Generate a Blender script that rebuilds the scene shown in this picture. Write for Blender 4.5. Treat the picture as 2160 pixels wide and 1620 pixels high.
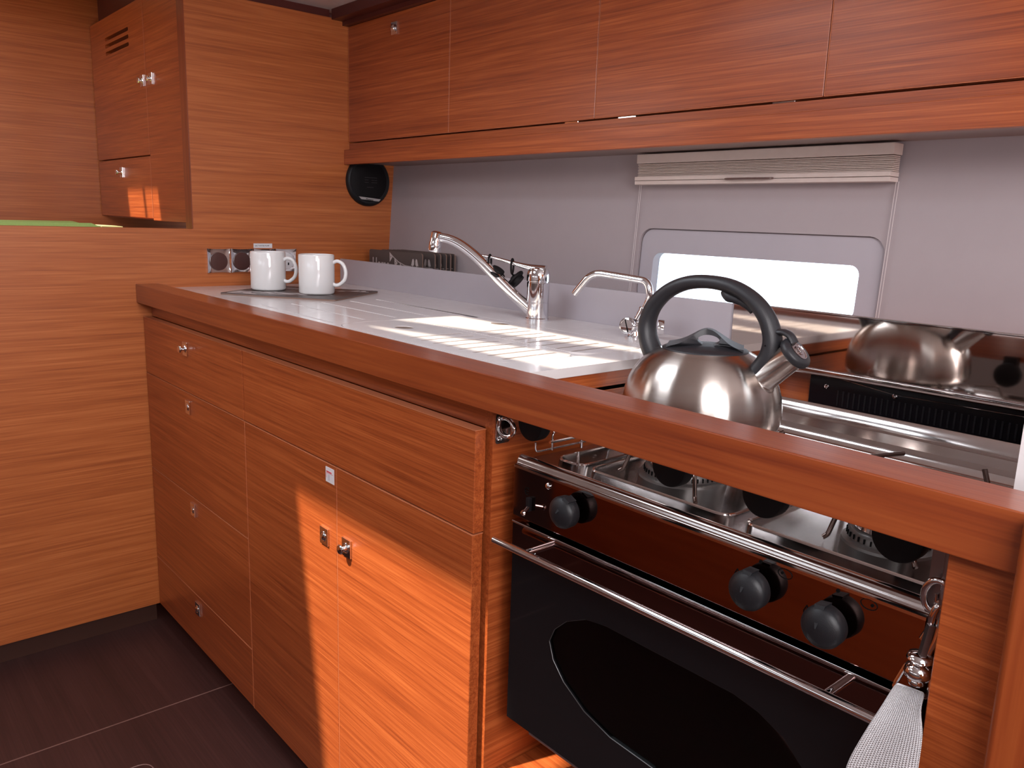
import bpy, bmesh, math, random
from mathutils import Vector, Matrix
for o in list(bpy.data.objects): bpy.data.objects.remove(o, do_unlink=True)
S = bpy.context.scene
C = S.collection
PI = math.pi
R_ = random.Random(7)

# ---------------------------------------------------------------- camera
cd = bpy.data.cameras.new('camera'); cam = bpy.data.objects.new('camera', cd); C.objects.link(cam)
RW = Vector((0.6526351, 0.7569835, 0.03230187)); DW = Vector((0.17092253, -0.10555937, -0.97961355)); FW = Vector((-0.73814153, 0.6448513, -0.19827728))
m = Matrix((RW, -DW, -FW)).transposed().to_4x4()
m.translation = Vector((2.20132197, -0.64999916, 1.07502021))
cam.matrix_world = m
cd.sensor_width = 36; cd.sensor_fit = 'HORIZONTAL'; cd.lens = 1713.18 * 36 / 2160; cd.clip_start = 0.02
S.camera = cam
# ---------------------------------------------------------------- colour management
S.view_settings.view_transform = 'Standard'; S.view_settings.look = 'None'
S.view_settings.gamma = 1.0; S.view_settings.use_curve_mapping = False
S.view_settings.exposure = 0.0
# ---------------------------------------------------------------- world and lights
w = bpy.data.worlds.new('sky'); S.world = w; w.use_nodes = True
w.node_tree.nodes['Background'].inputs[0].default_value = (0.86, 0.93, 1.0, 1)
w.node_tree.nodes['Background'].inputs[1].default_value = 3.2
def sun(direction, strength, color, angle):
    l = bpy.data.lights.new('sun', 'SUN'); l.energy = strength; l.color = color; l.angle = angle
    o = bpy.data.objects.new('sun', l); C.objects.link(o)
    o.rotation_euler = Vector(direction).to_track_quat('-Z', 'Y').to_euler(); o.location = (0.5, -2, 4)
def area(name, loc, target, sx, sy, power, color):
    l = bpy.data.lights.new(name, 'AREA'); l.shape = 'RECTANGLE'; l.size = sx; l.size_y = sy; l.energy = power; l.color = color
    o = bpy.data.objects.new(name, l); C.objects.link(o); o.location = loc
    o.rotation_euler = (Vector(target) - Vector(loc)).to_track_quat('-Z', 'Y').to_euler()
SUN = Vector((0.28, 1.0, -1.5))
sun(SUN, 11.0, (1.0, 0.88, 0.70), math.radians(1.3))
# daylight through the openings of the deck (hatches and companionway)
area('hatch_daylight', (0.98, -0.26, 1.70), (0.98, -0.26, 0), 0.55, 0.24, 5, (0.86, 0.92, 1.0))
area('cockpit_hatch_daylight', (0.92, -0.96, 1.70), (0.92, -0.96, 0), 0.5, 0.45, 2.5, (0.95, 0.95, 1.0))
area('companionway_daylight', (2.75, -0.72, 1.70), (1.9, 0.0, 0.9), 0.75, 0.75, 21, (1.0, 0.94, 0.95))
area('doorway_daylight', (3.30, -0.50, 1.25), (1.0, 0.1, 1.2), 0.7, 0.6, 13, (1.0, 0.94, 0.95))
area('saloon_daylight', (-0.45, -1.2, 1.72), (-0.4, -0.3, 1.1), 0.6, 0.6, 4.5, (1.0, 0.95, 0.92))

# ---------------------------------------------------------------- materials
MATS = {}
def mat(name, col, rough=0.5, metal=0.0, **k):
    if name in MATS: return MATS[name]
    m = bpy.data.materials.new(name); m.use_nodes = True; n = m.node_tree; b = n.nodes['Principled BSDF']
    b.inputs['Base Color'].default_value = (*col, 1); b.inputs['Roughness'].default_value = rough; b.inputs['Metallic'].default_value = metal
    for kk, v in k.items():
        if kk in ('noise', 'bump', 'nscale', 'aniso_scale', 'var'): continue
        b.inputs[kk.replace('_', ' ')].default_value = v
    L = n.links.new
    g = n.nodes.new('ShaderNodeNewGeometry'); mp = n.nodes.new('ShaderNodeMapping'); L(g.outputs['Position'], mp.inputs[0])
    mp.inputs['Scale'].default_value = k.get('aniso_scale', (1, 1, 1))
    t = n.nodes.new('ShaderNodeTexNoise'); t.inputs['Scale'].default_value = k.get('nscale', 60); t.inputs['Detail'].default_value = 4; L(mp.outputs[0], t.inputs[0])
    v = k.get('var', 0.06)
    mx = n.nodes.new('ShaderNodeMix'); mx.data_type = 'RGBA'
    mx.inputs[6].default_value = (*[c * (1 - v) for c in col], 1); mx.inputs[7].default_value = (*[min(1, c * (1 + v)) for c in col], 1)
    L(t.outputs[0], mx.inputs[0]); L(mx.outputs[2], b.inputs['Base Color'])
    rr = n.nodes.new('ShaderNodeMapRange'); rr.inputs[3].default_value = max(0, rough - k.get('noise', 0.03)); rr.inputs[4].default_value = rough + k.get('noise', 0.03)
    L(t.outputs[0], rr.inputs[0]); L(rr.outputs[0], b.inputs['Roughness'])
    if k.get('bump', 0):
        bu = n.nodes.new('ShaderNodeBump'); bu.inputs['Strength'].default_value = k['bump']; bu.inputs['Distance'].default_value = 0.001
        L(t.outputs[0], bu.inputs['Height']); L(bu.outputs[0], b.inputs['Normal'])
    MATS[name] = m; return m
def wood(name, axis, dark, mid, light, rough=0.33, fine=520, band=34, coat=0.25, seed=0.0, streak=0.26):
    if name in MATS: return MATS[name]
    m = bpy.data.materials.new(name); m.use_nodes = True; n = m.node_tree; b = n.nodes['Principled BSDF']; L = n.links.new
    g = n.nodes.new('ShaderNodeNewGeometry')
    def layer(cross, along, detail, dist=0.0):
        mp = n.nodes.new('ShaderNodeMapping'); L(g.outputs['Position'], mp.inputs[0])
        sc = [cross] * 3; sc[axis] = along; mp.inputs['Scale'].default_value = sc; mp.inputs['Location'].default_value = (seed, seed * 1.7, seed * 0.6)
        t = n.nodes.new('ShaderNodeTexNoise'); t.inputs['Scale'].default_value = 1; t.inputs['Detail'].default_value = detail; t.inputs['Distortion'].default_value = dist
        L(mp.outputs[0], t.inputs[0]); return t.outputs[0]
    a = layer(fine, 7, 3); c = layer(band * 1.6, 1.0, 4, 0.3); d = layer(fine * 0.33, 3.0, 3, 0.15)
    def math_(op, x, y):
        q = n.nodes.new('ShaderNodeMath'); q.operation = op
        for i, s in enumerate((x, y)):
            if isinstance(s, (int, float)): q.inputs[i].default_value = s
            else: L(s, q.inputs[i])
        return q.outputs[0]
    s = math_('ADD', math_('MULTIPLY', a, 0.42), math_('ADD', math_('MULTIPLY', c, streak), math_('MULTIPLY', d, 0.40)))
    s = math_('SUBTRACT', s, (0.42 + streak + 0.40) / 2 - 0.5)
    cr = n.nodes.new('ShaderNodeValToRGB'); e = cr.color_ramp.elements
    e[0].position = 0.33; e[0].color = (*dark, 1); e[1].position = 0.66; e[1].color = (*light, 1)
    x = e.new(0.49); x.color = (*mid, 1)
    L(s, cr.inputs[0]); L(cr.outputs[0], b.inputs['Base Color'])
    b.inputs['Roughness'].default_value = rough; b.inputs['Coat Weight'].default_value = coat; b.inputs['Coat Roughness'].default_value = 0.22
    bu = n.nodes.new('ShaderNodeBump'); bu.inputs['Strength'].default_value = 0.2; bu.inputs['Distance'].default_value = 0.0006
    L(a, bu.inputs['Height']); L(bu.outputs[0], b.inputs['Normal'])
    MATS[name] = m; return m
WD, WM, WL = (0.20, 0.036, 0.009), (0.335, 0.070, 0.0165), (0.49, 0.125, 0.033)
W_X = wood('teak_grain_along_counter', 0, WD, WM, WL)
W_X2 = wood('teak_grain_wall_cupboard', 0, WD, WM, WL, seed=3.3)
W_Y = wood('teak_grain_bulkhead', 1, (0.29, 0.070, 0.017), (0.43, 0.115, 0.027), (0.56, 0.175, 0.050), rough=0.4, coat=0.12, seed=1.1)
W_Z = wood('teak_grain_upright', 2, WD, WM, WL, seed=5.1)
W_CH = wood('cherry_moulding', 0, (0.165, 0.028, 0.008), (0.235, 0.045, 0.011), (0.295, 0.066, 0.016), fine=260, band=60, coat=0.5, rough=0.3, streak=0.3)
W_CHZ = wood('cherry_post', 2, (0.165, 0.028, 0.008), (0.235, 0.045, 0.011), (0.295, 0.066, 0.016), fine=260, band=60, coat=0.5, rough=0.3, seed=2, streak=0.3)
W_EDGE = mat('veneer_edge', (0.52, 0.17, 0.075), 0.4)
MAHOG = mat('dark_mahogany', (0.085, 0.016, 0.012), 0.35, nscale=200, var=0.15)
DARKGAP = mat('dark_recess', (0.03, 0.010, 0.006), 0.7)
GREY = mat('grey_liner', (0.385, 0.33, 0.345), 0.5, nscale=30, var=0.03)
GREYP = mat('grey_panel', (0.42, 0.385, 0.425), 0.38, nscale=30, var=0.03)
WHITE = mat('white_solid_surface', (0.72, 0.68, 0.68), 0.16, nscale=40, var=0.015, Specular_IOR_Level=0.55)
CREAM = mat('cream_edge', (0.72, 0.64, 0.52), 0.35)
CEIL = mat('ceiling_panel', (0.62, 0.57, 0.55), 0.6)
CHROME = mat('chrome', (0.82, 0.82, 0.84), 0.05, 1.0, noise=0.01)
STEEL = mat('polished_steel', (0.72, 0.69, 0.69), 0.07, 1.0, nscale=8, noise=0.015)
STEELM = mat('mirror_splash_steel', (0.66, 0.60, 0.57), 0.045, 1.0, nscale=5, noise=0.015)
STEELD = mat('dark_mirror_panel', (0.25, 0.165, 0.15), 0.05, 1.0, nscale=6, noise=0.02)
HOB = mat('hob_steel', (0.60, 0.565, 0.555), 0.13, 1.0, nscale=25, noise=0.07)
WIRE = mat('wire_steel', (0.17, 0.125, 0.11), 0.25, 1.0)
def brushed():
    m = mat('brushed_steel', (0.60, 0.54, 0.50), 0.24, 1.0, aniso_scale=(10, 10, 900), nscale=1, noise=0.05, var=0.06)
    b = m.node_tree.nodes['Principled BSDF']; b.inputs['Anisotropic'].default_value = 0.93; b.inputs['Anisotropic Rotation'].default_value = 0.25
    t = m.node_tree.nodes.new('ShaderNodeTangent'); t.direction_type = 'RADIAL'; t.axis = 'Z'
    m.node_tree.links.new(t.outputs[0], b.inputs['Tangent']); return m
BRUSH = brushed()
BLACK = mat('black_plastic', (0.009, 0.009, 0.011), 0.45, nscale=900, bump=0.12, Specular_IOR_Level=0.35)
BLACKS = mat('black_rubber', (0.006, 0.005, 0.006), 0.6, Specular_IOR_Level=0.2)
HANDLE = mat('soft_black_handle', (0.022, 0.022, 0.026), 0.38, nscale=1500, bump=0.25, noise=0.05)
BLACKG = mat('black_glass', (0.006, 0.006, 0.007), 0.05, 0.0, noise=0.01, Specular_IOR_Level=0.7)
ENAM = mat('burner_metal', (0.16, 0.15, 0.145), 0.35, 0.8)
CERAM = mat('white_glazed_ceramic', (0.80, 0.79, 0.79), 0.07, noise=0.01, var=0.01, Coat_Weight=0.5)
BROWNC = mat('brown_cap', (0.075, 0.028, 0.024), 0.35)
MATG = mat('placemat_taupe', (0.085, 0.068, 0.066), 0.45, nscale=120, var=0.12)
MATE = mat('placemat_cork_edge', (0.22, 0.135, 0.105), 0.7)
MATW = mat('placemat_print', (0.50, 0.44, 0.44), 0.5)
PLAST = mat('white_plastic', (0.75, 0.75, 0.78), 0.3)
BLIND = mat('cream_blind_fabric', (0.62, 0.52, 0.47), 0.75, nscale=300)
BLINDR = mat('cream_blind_rail', (0.68, 0.58, 0.54), 0.45)
GREEN = mat('green_cloth', (0.42, 0.66, 0.20), 0.8, nscale=200, var=0.1)
PALEG = mat('pale_green_paper', (0.62, 0.68, 0.32), 0.7)
INK = mat('dark_ink', (0.003, 0.003, 0.003), 0.6, Specular_IOR_Level=0.1)
RED = mat('red_ink', (0.6, 0.03, 0.06), 0.5)
WEB = mat('white_webbing', (0.74, 0.72, 0.72), 0.75)
def webbing():
    n = WEB.node_tree; b = n.nodes['Principled BSDF']; L = n.links.new
    tc = n.nodes.new('ShaderNodeTexCoord'); mp = n.nodes.new('ShaderNodeMapping'); L(tc.outputs['UV'], mp.inputs[0]); mp.inputs['Scale'].default_value = (22, 66, 1)
    w1 = n.nodes.new('ShaderNodeTexWave'); w1.bands_direction = 'X'; w1.inputs['Scale'].default_value = 0.32; L(mp.outputs[0], w1.inputs[0])
    w2 = n.nodes.new('ShaderNodeTexWave'); w2.bands_direction = 'Y'; w2.inputs['Scale'].default_value = 0.32; L(mp.outputs[0], w2.inputs[0])
    mu = n.nodes.new('ShaderNodeMath'); mu.operation = 'MULTIPLY'; L(w1.outputs[1], mu.inputs[0]); L(w2.outputs[1], mu.inputs[1])
    bu = n.nodes.new('ShaderNodeBump'); bu.inputs['Strength'].default_value = 1; bu.inputs['Distance'].default_value = 0.0012; L(mu.outputs[0], bu.inputs['Height']); L(bu.outputs[0], b.inputs['Normal'])
    cr = n.nodes.new('ShaderNodeMix'); cr.data_type = 'RGBA'; cr.inputs[6].default_value = (0.60, 0.58, 0.60, 1); cr.inputs[7].default_value = (0.80, 0.78, 0.78, 1)
    L(mu.outputs[0], cr.inputs[0]); L(cr.outputs[2], b.inputs['Base Color'])
webbing()
def glassm(name, col, rough=0.0, alpha=1.0):
    m = bpy.data.materials.new(name); m.use_nodes = True; n = m.node_tree; n.nodes.clear(); L = n.links.new
    o = n.nodes.new('ShaderNodeOutputMaterial'); t = n.nodes.new('ShaderNodeBsdfTransparent'); t.inputs[0].default_value = (*col, 1)
    g = n.nodes.new('ShaderNodeBsdfGlossy'); g.inputs['Roughness'].default_value = 0.02 + rough
    f = n.nodes.new('ShaderNodeFresnel'); f.inputs[0].default_value = 1.5
    mx = n.nodes.new('ShaderNodeMixShader'); L(f.outputs[0], mx.inputs[0]); L(t.outputs[0], mx.inputs[1]); L(g.outputs[0], mx.inputs[2]); L(mx.outputs[0], o.inputs[0])
    MATS[name] = m; return m
PANE = glassm('window_glass', (0.93, 0.97, 1.0)); OVENG = glassm('oven_glass', (0.75, 0.72, 0.72))
FLOORM = wood('dark_laminate_floor', 0, (0.030, 0.0095, 0.0075), (0.046, 0.0150, 0.0125), (0.066, 0.024, 0.020), fine=700, band=14, coat=0.0, rough=0.5, streak=0.4)

# ---------------------------------------------------------------- mesh helpers
class MB:
    def __init__(s): s.bm = bmesh.new(); s.wn = False
    def _merge(s, b, mx=None):
        if mx is not None: bmesh.ops.transform(b, matrix=mx, verts=b.verts)
        me = bpy.data.meshes.new('t'); b.to_mesh(me); b.free(); s.bm.from_mesh(me); bpy.data.meshes.remove(me); return s
    def box(s, x0, x1, y0, y1, z0, z1, bev=0.0, seg=2, mx=None):
        b = bmesh.new(); bmesh.ops.create_cube(b, size=1)
        for v in b.verts: v.co = Vector(((x0 + x1) / 2 + v.co.x * (x1 - x0), (y0 + y1) / 2 + v.co.y * (y1 - y0), (z0 + z1) / 2 + v.co.z * (z1 - z0)))
        if bev: s.wn = True; bmesh.ops.bevel(b, geom=b.edges[:], offset=bev, segments=seg, affect='EDGES', profile=0.5)
        return s._merge(b, mx)
    def lathe(s, prof, org=(0, 0, 0), axis=(0, 0, 1), seg=48, mx=None):
        b = bmesh.new(); q = Vector((0, 0, 1)).rotation_difference(Vector(axis)).to_matrix(); org = Vector(org); rings = []
        for r, h in prof:
            if r < 1e-6: rings.append([b.verts.new(org + q @ Vector((0, 0, h)))])
            else: rings.append([b.verts.new(org + q @ Vector((r * math.cos(2 * PI * i / seg), r * math.sin(2 * PI * i / seg), h))) for i in range(seg)])
        for A, B in zip(rings, rings[1:]):
            for i in range(seg):
                j = (i + 1) % seg
                if len(A) == 1 and len(B) == 1: continue
                if len(A) == 1: b.faces.new((A[0], B[j], B[i]))
                elif len(B) == 1: b.faces.new((A[i], A[j], B[0]))
                else: b.faces.new((A[i], A[j], B[j], B[i]))
        for rg, fl in ((rings[0], 1), (rings[-1], 0)):
            if len(rg) > 1: b.faces.new(rg[::-1] if fl else rg)
        bmesh.ops.recalc_face_normals(b, faces=b.faces)
        return s._merge(b, mx)
    def cyl(s, p0, p1, r, seg=32, bev=0.0):
        p0, p1 = Vector(p0), Vector(p1); h = (p1 - p0).length
        pr = [(r, 0), (r, h)] if not bev else [(r - bev, 0), (r - bev * .3, bev * .3), (r, bev), (r, h - bev), (r - bev * .3, h - bev * .3), (r - bev, h)]
        return s.lathe(pr, p0, p1 - p0, seg)
    def tube(s, pts, r, seg=12, closed=False, rad=None, flat=1.0, up=None, cap=True):
        pts = [Vector(p) for p in pts]; n = len(pts); b = bmesh.new(); rings = []; prev = None
        for i, p in enumerate(pts):
            if closed: t = pts[(i + 1) % n] - pts[i - 1]
            else: t = (pts[min(i + 1, n - 1)] - pts[max(i - 1, 0)])
            t.normalize()
            if up is not None: a = Vector(up)
            elif prev is None: a = Vector((0, 0, 1)) if abs(t.z) < 0.9 else Vector((1, 0, 0))
            else: a = prev
            u = (a - t * a.dot(t)).normalized(); prev = u; v = t.cross(u)
            rr = rad[i] if rad else r
            rings.append([b.verts.new(p + u * rr * flat * math.cos(2 * PI * k / seg) + v * rr * math.sin(2 * PI * k / seg)) for k in range(seg)])
        m_ = n if closed else n - 1
        for i in range(m_):
            A, B = rings[i], rings[(i + 1) % n]
            off = 0
            if closed and i == n - 1: off = min(range(seg), key=lambda o: (A[0].co - B[o].co).length)
            for k in range(seg):
                b.faces.new((A[k], A[(k + 1) % seg], B[(k + 1 + off) % seg], B[(k + off) % seg]))
        if not closed and cap: b.faces.new(rings[0][::-1]); b.faces.new(rings[-1])
        bmesh.ops.recalc_face_normals(b, faces=b.faces)
        return s._merge(b)
    def plate(s, outer, holes, t, f, bev=0.0):
        """flat plate with holes; 2-D loops mapped by f(u,v,w), w 0..t"""
        b = bmesh.new()
        es = []
        for lp in [outer] + holes:
            vs = [b.verts.new(Vector((u, v, 0))) for u, v in lp]
            for i in range(len(vs)): es.append(b.edges.new((vs[i], vs[(i + 1) % len(vs)])))
        bmesh.ops.triangle_fill(b, edges=es, use_beauty=True, use_dissolve=False)
        bmesh.ops.dissolve_limit(b, angle_limit=0.01, verts=b.verts, edges=b.edges) if not holes else None
        fs = b.faces[:]
        r = bmesh.ops.extrude_face_region(b, geom=fs)
        for v in [g for g in r['geom'] if isinstance(g, bmesh.types.BMVert)]: v.co.z += t
        for v in b.verts: v.co = Vector(f(v.co.x, v.co.y, v.co.z))
        bmesh.ops.recalc_face_normals(b, faces=b.faces)
        return s._merge(b)
    def prism(s, loop, f, t): return s.plate(loop, [], t, f)
    def build(s, name, mt, parent=None, sharp=35, smooth=True):
        me = bpy.data.meshes.new(name)
        if parent is not None:
            iv = parent_world(parent).inverted()
            bmesh.ops.transform(s.bm, matrix=iv, verts=s.bm.verts)
        s.bm.to_mesh(me); s.bm.free()
        if smooth:
            me.polygons.foreach_set('use_smooth', [True] * len(me.polygons)); me.set_sharp_from_angle(angle=math.radians(sharp))
        me.materials.append(mt)
        o = bpy.data.objects.new(name, me); C.objects.link(o)
        if s.wn: wm = o.modifiers.new('weighted_normals', 'WEIGHTED_NORMAL'); wm.keep_sharp = True; wm.weight = 100
        if parent is not None: o.parent = parent
        return o
def parent_world(o):
    m = Matrix.Translation(o.location) @ o.rotation_euler.to_matrix().to_4x4()
    return parent_world(o.parent) @ m if o.parent else m
def tag(o, label=None, cat=None, group=None, kind=None):
    if label: o['label'] = label
    if cat: o['category'] = cat
    if group: o['group'] = group
    if kind: o['kind'] = kind
    return o
def thing(name, label, cat, loc=(0, 0, 0), rz=0.0, group=None):
    o = bpy.data.objects.new(name, None); C.objects.link(o); o.location = loc; o.rotation_euler = (0, 0, rz); o.empty_display_size = 0.05
    return tag(o, label, cat, group)
def struct(name, mb, mt, label, cat=None): return tag(mb.build(name, mt), label, cat or name.split('_')[0], kind='structure')
def copy_tree(o, parent=None):
    c = o.copy(); C.objects.link(c)
    if parent is not None: c.parent = parent
    for ch in [x for x in bpy.data.objects if x.parent == o]: copy_tree(ch, c)
    return c
def rrect(u0, u1, v0, v1, r, n=6):
    L = []
    for cx, cy, a in ((u1 - r, v0 + r, -90), (u1 - r, v1 - r, 0), (u0 + r, v1 - r, 90), (u0 + r, v0 + r, 180)):
        for i in range(n + 1):
            t = math.radians(a + 90 * i / n); L.append((cx + r * math.cos(t), cy + r * math.sin(t)))
    return L
def slot(p, q, wd, n=6):
    p, q = Vector(p), Vector(q); d = (q - p).normalized(); a0 = math.atan2(d.y, d.x); L = []
    for c, s in ((q, -90), (p, 90)):
        for i in range(n + 1):
            t = a0 + math.radians(s + 180 * i / n); L.append((c.x + wd / 2 * math.cos(t), c.y + wd / 2 * math.sin(t)))
    return L
def smooth_path(pts, n=6):
    P = [Vector(p) for p in pts]; out = []
    for i in range(len(P) - 1):
        p0 = P[max(i - 1, 0)]; p1 = P[i]; p2 = P[i + 1]; p3 = P[min(i + 2, len(P) - 1)]
        for k in range(n):
            t = k / n
            out.append(0.5 * ((2 * p1) + (p2 - p0) * t + (2 * p0 - 5 * p1 + 4 * p2 - p3) * t * t + (3 * p1 - p0 - 3 * p2 + p3) * t ** 3))
    out.append(P[-1]); return out
def fillet(pts, r, n=5):
    P = [Vector(p) for p in pts]; out = [P[0]]
    for i in range(1, len(P) - 1):
        a = (P[i - 1] - P[i]); b = (P[i + 1] - P[i]); rr = min(r, a.length * .45, b.length * .45)
        s, e = P[i] + a.normalized() * rr, P[i] + b.normalized() * rr
        for k in range(n + 1):
            t = k / n; out.append(s * (1 - t) ** 2 + P[i] * 2 * t * (1 - t) + e * t * t)
    out.append(P[-1]); return out
def text(name, s, size, mt, origin, right, up, parent=None, depth=0.0003, align='LEFT', sx=1.0, shear=0.0):
    cu = bpy.data.curves.new('t', 'FONT'); cu.body = s; cu.size = size; cu.extrude = depth; cu.align_x = align; cu.shear = shear
    o = bpy.data.objects.new('t', cu); C.objects.link(o); bpy.context.view_layer.update()
    me = bpy.data.meshes.new_from_object(o.evaluated_get(bpy.context.evaluated_depsgraph_get())); bpy.data.objects.remove(o); bpy.data.curves.remove(cu)
    r, u = Vector(right).normalized(), Vector(up).normalized(); nrm = r.cross(u)
    mb = MB(); mb.bm.from_mesh(me); bpy.data.meshes.remove(me)
    for v in mb.bm.verts: v.co = Vector(origin) + r * v.co.x * sx + u * v.co.y + nrm * v.co.z
    return mb.build(name, mt, parent, smooth=False)

# =============================================================== SETTING
FZ = -0.06
floor = struct('floor', MB().box(-1.0, 3.4, -2.0, 0.8, FZ - 0.04, FZ), FLOORM, 'dark brown laminate cabin sole with a fine pale joint line')
MB().box(0.4105, 0.4135, -1.9, 0.05, FZ, FZ + 0.0006).build('joint_line', mat('pale_joint', (0.22, 0.12, 0.10), 0.5), floor)
MB().tube(fillet([(0.586, -0.9, FZ), (0.586, -0.212, FZ), (1.15, -0.212, FZ)], 0.03, 6), 0.0014, 6).build('inspection_hatch_ring', mat('pale_joint', (0.2, 0.1, 0.08), 0.5), floor)
# bulkhead with the galley side cut away above the settee
bulk = struct('wall_left', MB().plate([(-1.25, 0), (0.80, 0), (0.80, 1.617), (0.139, 1.617), (0.139, 1.0236), (-1.25, 1.0236)], [], 0.045, lambda u, v, w: (-0.045 + w, u, v)), W_Y, 'orange brown teak bulkhead at the left end of the galley counter')
MB().box(-0.0452, 0.0004, 0.1365, 0.139, 1.0236, 1.617).build('edge_lipping', W_CHZ, bulk)
MB().box(-0.05, -0.03, -1.25, 0.0, FZ, 0.0).build('plinth', mat('dark_plinth', (0.05, 0.016, 0.009), 0.5), bulk)
struct('wall_far', MB().box(-0.99, -0.94, -1.9, 0.8, FZ, 1.78), W_Y, 'teak panelled bulkhead at the far end of the saloon')
struct('wall_rear', MB().plate([(-0.99, FZ), (3.35, FZ), (3.35, 1.78), (-0.99, 1.78)], [rrect(0.3, 1.2, 1.02, 1.16, 0.03), rrect(1.5, 2.4, 1.02, 1.16, 0.03)], 0.05, lambda u, v, w: (u, -1.95 + w, v)), mat('cream_liner', (0.50, 0.44, 0.42), 0.6), 'pale cabin side liner with two long windows opposite the galley')
se = thing('settee', 'low settee with taupe cushions opposite the galley, seen only in reflections', 'settee', (1.5, -1.55, FZ))
MB().box(0.2, 3.0, -1.898, -1.25, FZ, 0.235, 0.004).build('base', W_X2, se)
MB().box(0.2, 3.0, -1.895, -1.24, 0.2352, 0.37, 0.03, 3).box(0.2, 3.0, -1.895, -1.72, 0.375, 0.76, 0.03, 3).build('cushion', mat('taupe_fabric', (0.10, 0.075, 0.068), 0.85), se)
struct('wall_right', MB().plate([(-1.95, FZ), (0.8, FZ), (0.8, 1.78), (-1.95, 1.78)], [[(-0.85, 0.95), (-0.15, 0.95), (-0.15, 1.55), (-0.85, 1.55)]], 0.05, lambda u, v, w: (3.35 + w, u, v)), W_Y, 'teak bulkhead with doorway at the right end of the cabin')
# hull liner with window
WK = 0.0667
def wl(u, v, w): return (u, 0.737 + WK * (v - 0.88) + w, v)
hole = rrect(1.013, 1.5555, 0.905, 1.0665, 0.03)
struct('wall_back', MB().plate([(0.0, 0.84), (2.6, 0.84), (2.6, 1.30), (0.0, 1.30)], [hole], 0.03, wl), GREY, 'lilac grey hull liner behind the counter')
win = thing('window_1', 'long low cabin window, glaring white, in a grey rounded frame behind the kettle', 'window', (1.28, 0.74, 0.9)); win['kind'] = 'structure'
fr = MB().plate(rrect(1.008, 1.5605, 0.900, 1.0715, 0.034), [rrect(1.050, 1.513, 0.918, 1.0150, 0.018)], 0.022, lambda u, v, w: (u, wl(u, v, 0.007 + w)[1], v)).build('window_frame', GREYP, win)
MB().plate(rrect(1.046, 1.517, 0.914, 1.0185, 0.02), [], 0.004, lambda u, v, w: (u, wl(u, v, 0.026 + w)[1], v)).build('pane', PANE, win)
tg = MB(); tg.tube([Vector(wl(u, v, 0.0065)) for u, v in rrect(1.014, 1.5545, 0.906, 1.0655, 0.029)], 0.0011, 6, closed=True); tg.build('window_gasket', mat('gasket', (0.17, 0.145, 0.155), 0.6), win)
# ceiling: boxes leave the hatch openings free
ce = MB(); Z0, Z1 = 1.640, 1.665
HA = (0.685, 1.285, -0.392, -0.128); HB = (0.655, 1.20, -1.24, -0.717)
def ring(mb, x0, x1, y0, y1, z0, z1, holes):
    mb.plate([(x0, y0), (x1, y0), (x1, y1), (x0, y1)], [[(a, c), (b, c), (b, d), (a, d)] for a, b, c, d in holes], z1 - z0, lambda u, v, w: (u, v, z0 + w))
ring(ce, -0.045, 3.4, -1.95, 0.60, Z0, Z1, [HA, HB, (2.35, 3.15, -1.10, -0.33)])
struct('ceiling', ce, CEIL, 'off-white deckhead with hatch openings')
ce = MB(); HC = (-0.752, -0.452, -0.50, -0.262)
ring(ce, -0.99, -0.045, -1.95, 0.80, 1.76, 1.785, [HC, (-0.75, -0.15, -1.5, -0.9)])
struct('trim_4', ce, CEIL, 'off-white saloon deckhead beyond the bulkhead')
struct('trim_1', MB().box(-0.0, 2.6, 0.552, 0.62, 1.612, 1.64).box(-0.0, 2.6, 0.586, 0.62, 1.601, 1.612), MAHOG, 'dark mahogany deckhead trim above the wall cupboards')
struct('trim_2', MB().box(-0.045, -0.012, -1.9, 0.552, 1.617, 1.665).box(-0.06, -0.045, -1.9, 0.80, 1.60, 1.78), MAHOG, 'dark mahogany trim along the top of the left bulkhead')
struct('trim_3', MB().box(-0.94, -0.06, 0.19, 0.55, 1.665, 1.76), MAHOG, 'dark mahogany trim above the louvred locker')
# unseen bar added above the galley hatch to throw the striped shade
def shade_bar():
    a, b = Vector((0.83, 0.180, 0.872)), Vector((1.45, 0.325, 0.872))
    mb = MB()
    k = 1.05
    pa, pb = a - SUN * (k / 1.5), b - SUN * (k / 1.5)
    d = (pb - pa).normalized(); mb.tube([pa - d * 0.6, pb + d * 0.6], 0.046, 20)
    return mb
tag(shade_bar().build('shade_bar', PLAST), 'round white bar out of view above the deck hatch, added to shade the galley counter', 'shade_bar')
hb = thing('deck_hatch', 'narrow deck hatch with a cross bar over the saloon', 'hatch', (-0.6, -0.38, 1.785))
MB().box(-0.77, -0.44, -0.51, -0.50, 1.785, 1.80).box(-0.77, -0.44, -0.262, -0.25, 1.785, 1.80).box(-0.77, -0.752, -0.51, -0.25, 1.785, 1.80).box(-0.452, -0.44, -0.51, -0.25, 1.785, 1.80).box(-0.598, -0.578, -0.50, -0.262, 1.785, 1.80).build('frame', MAHOG, hb)

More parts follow.
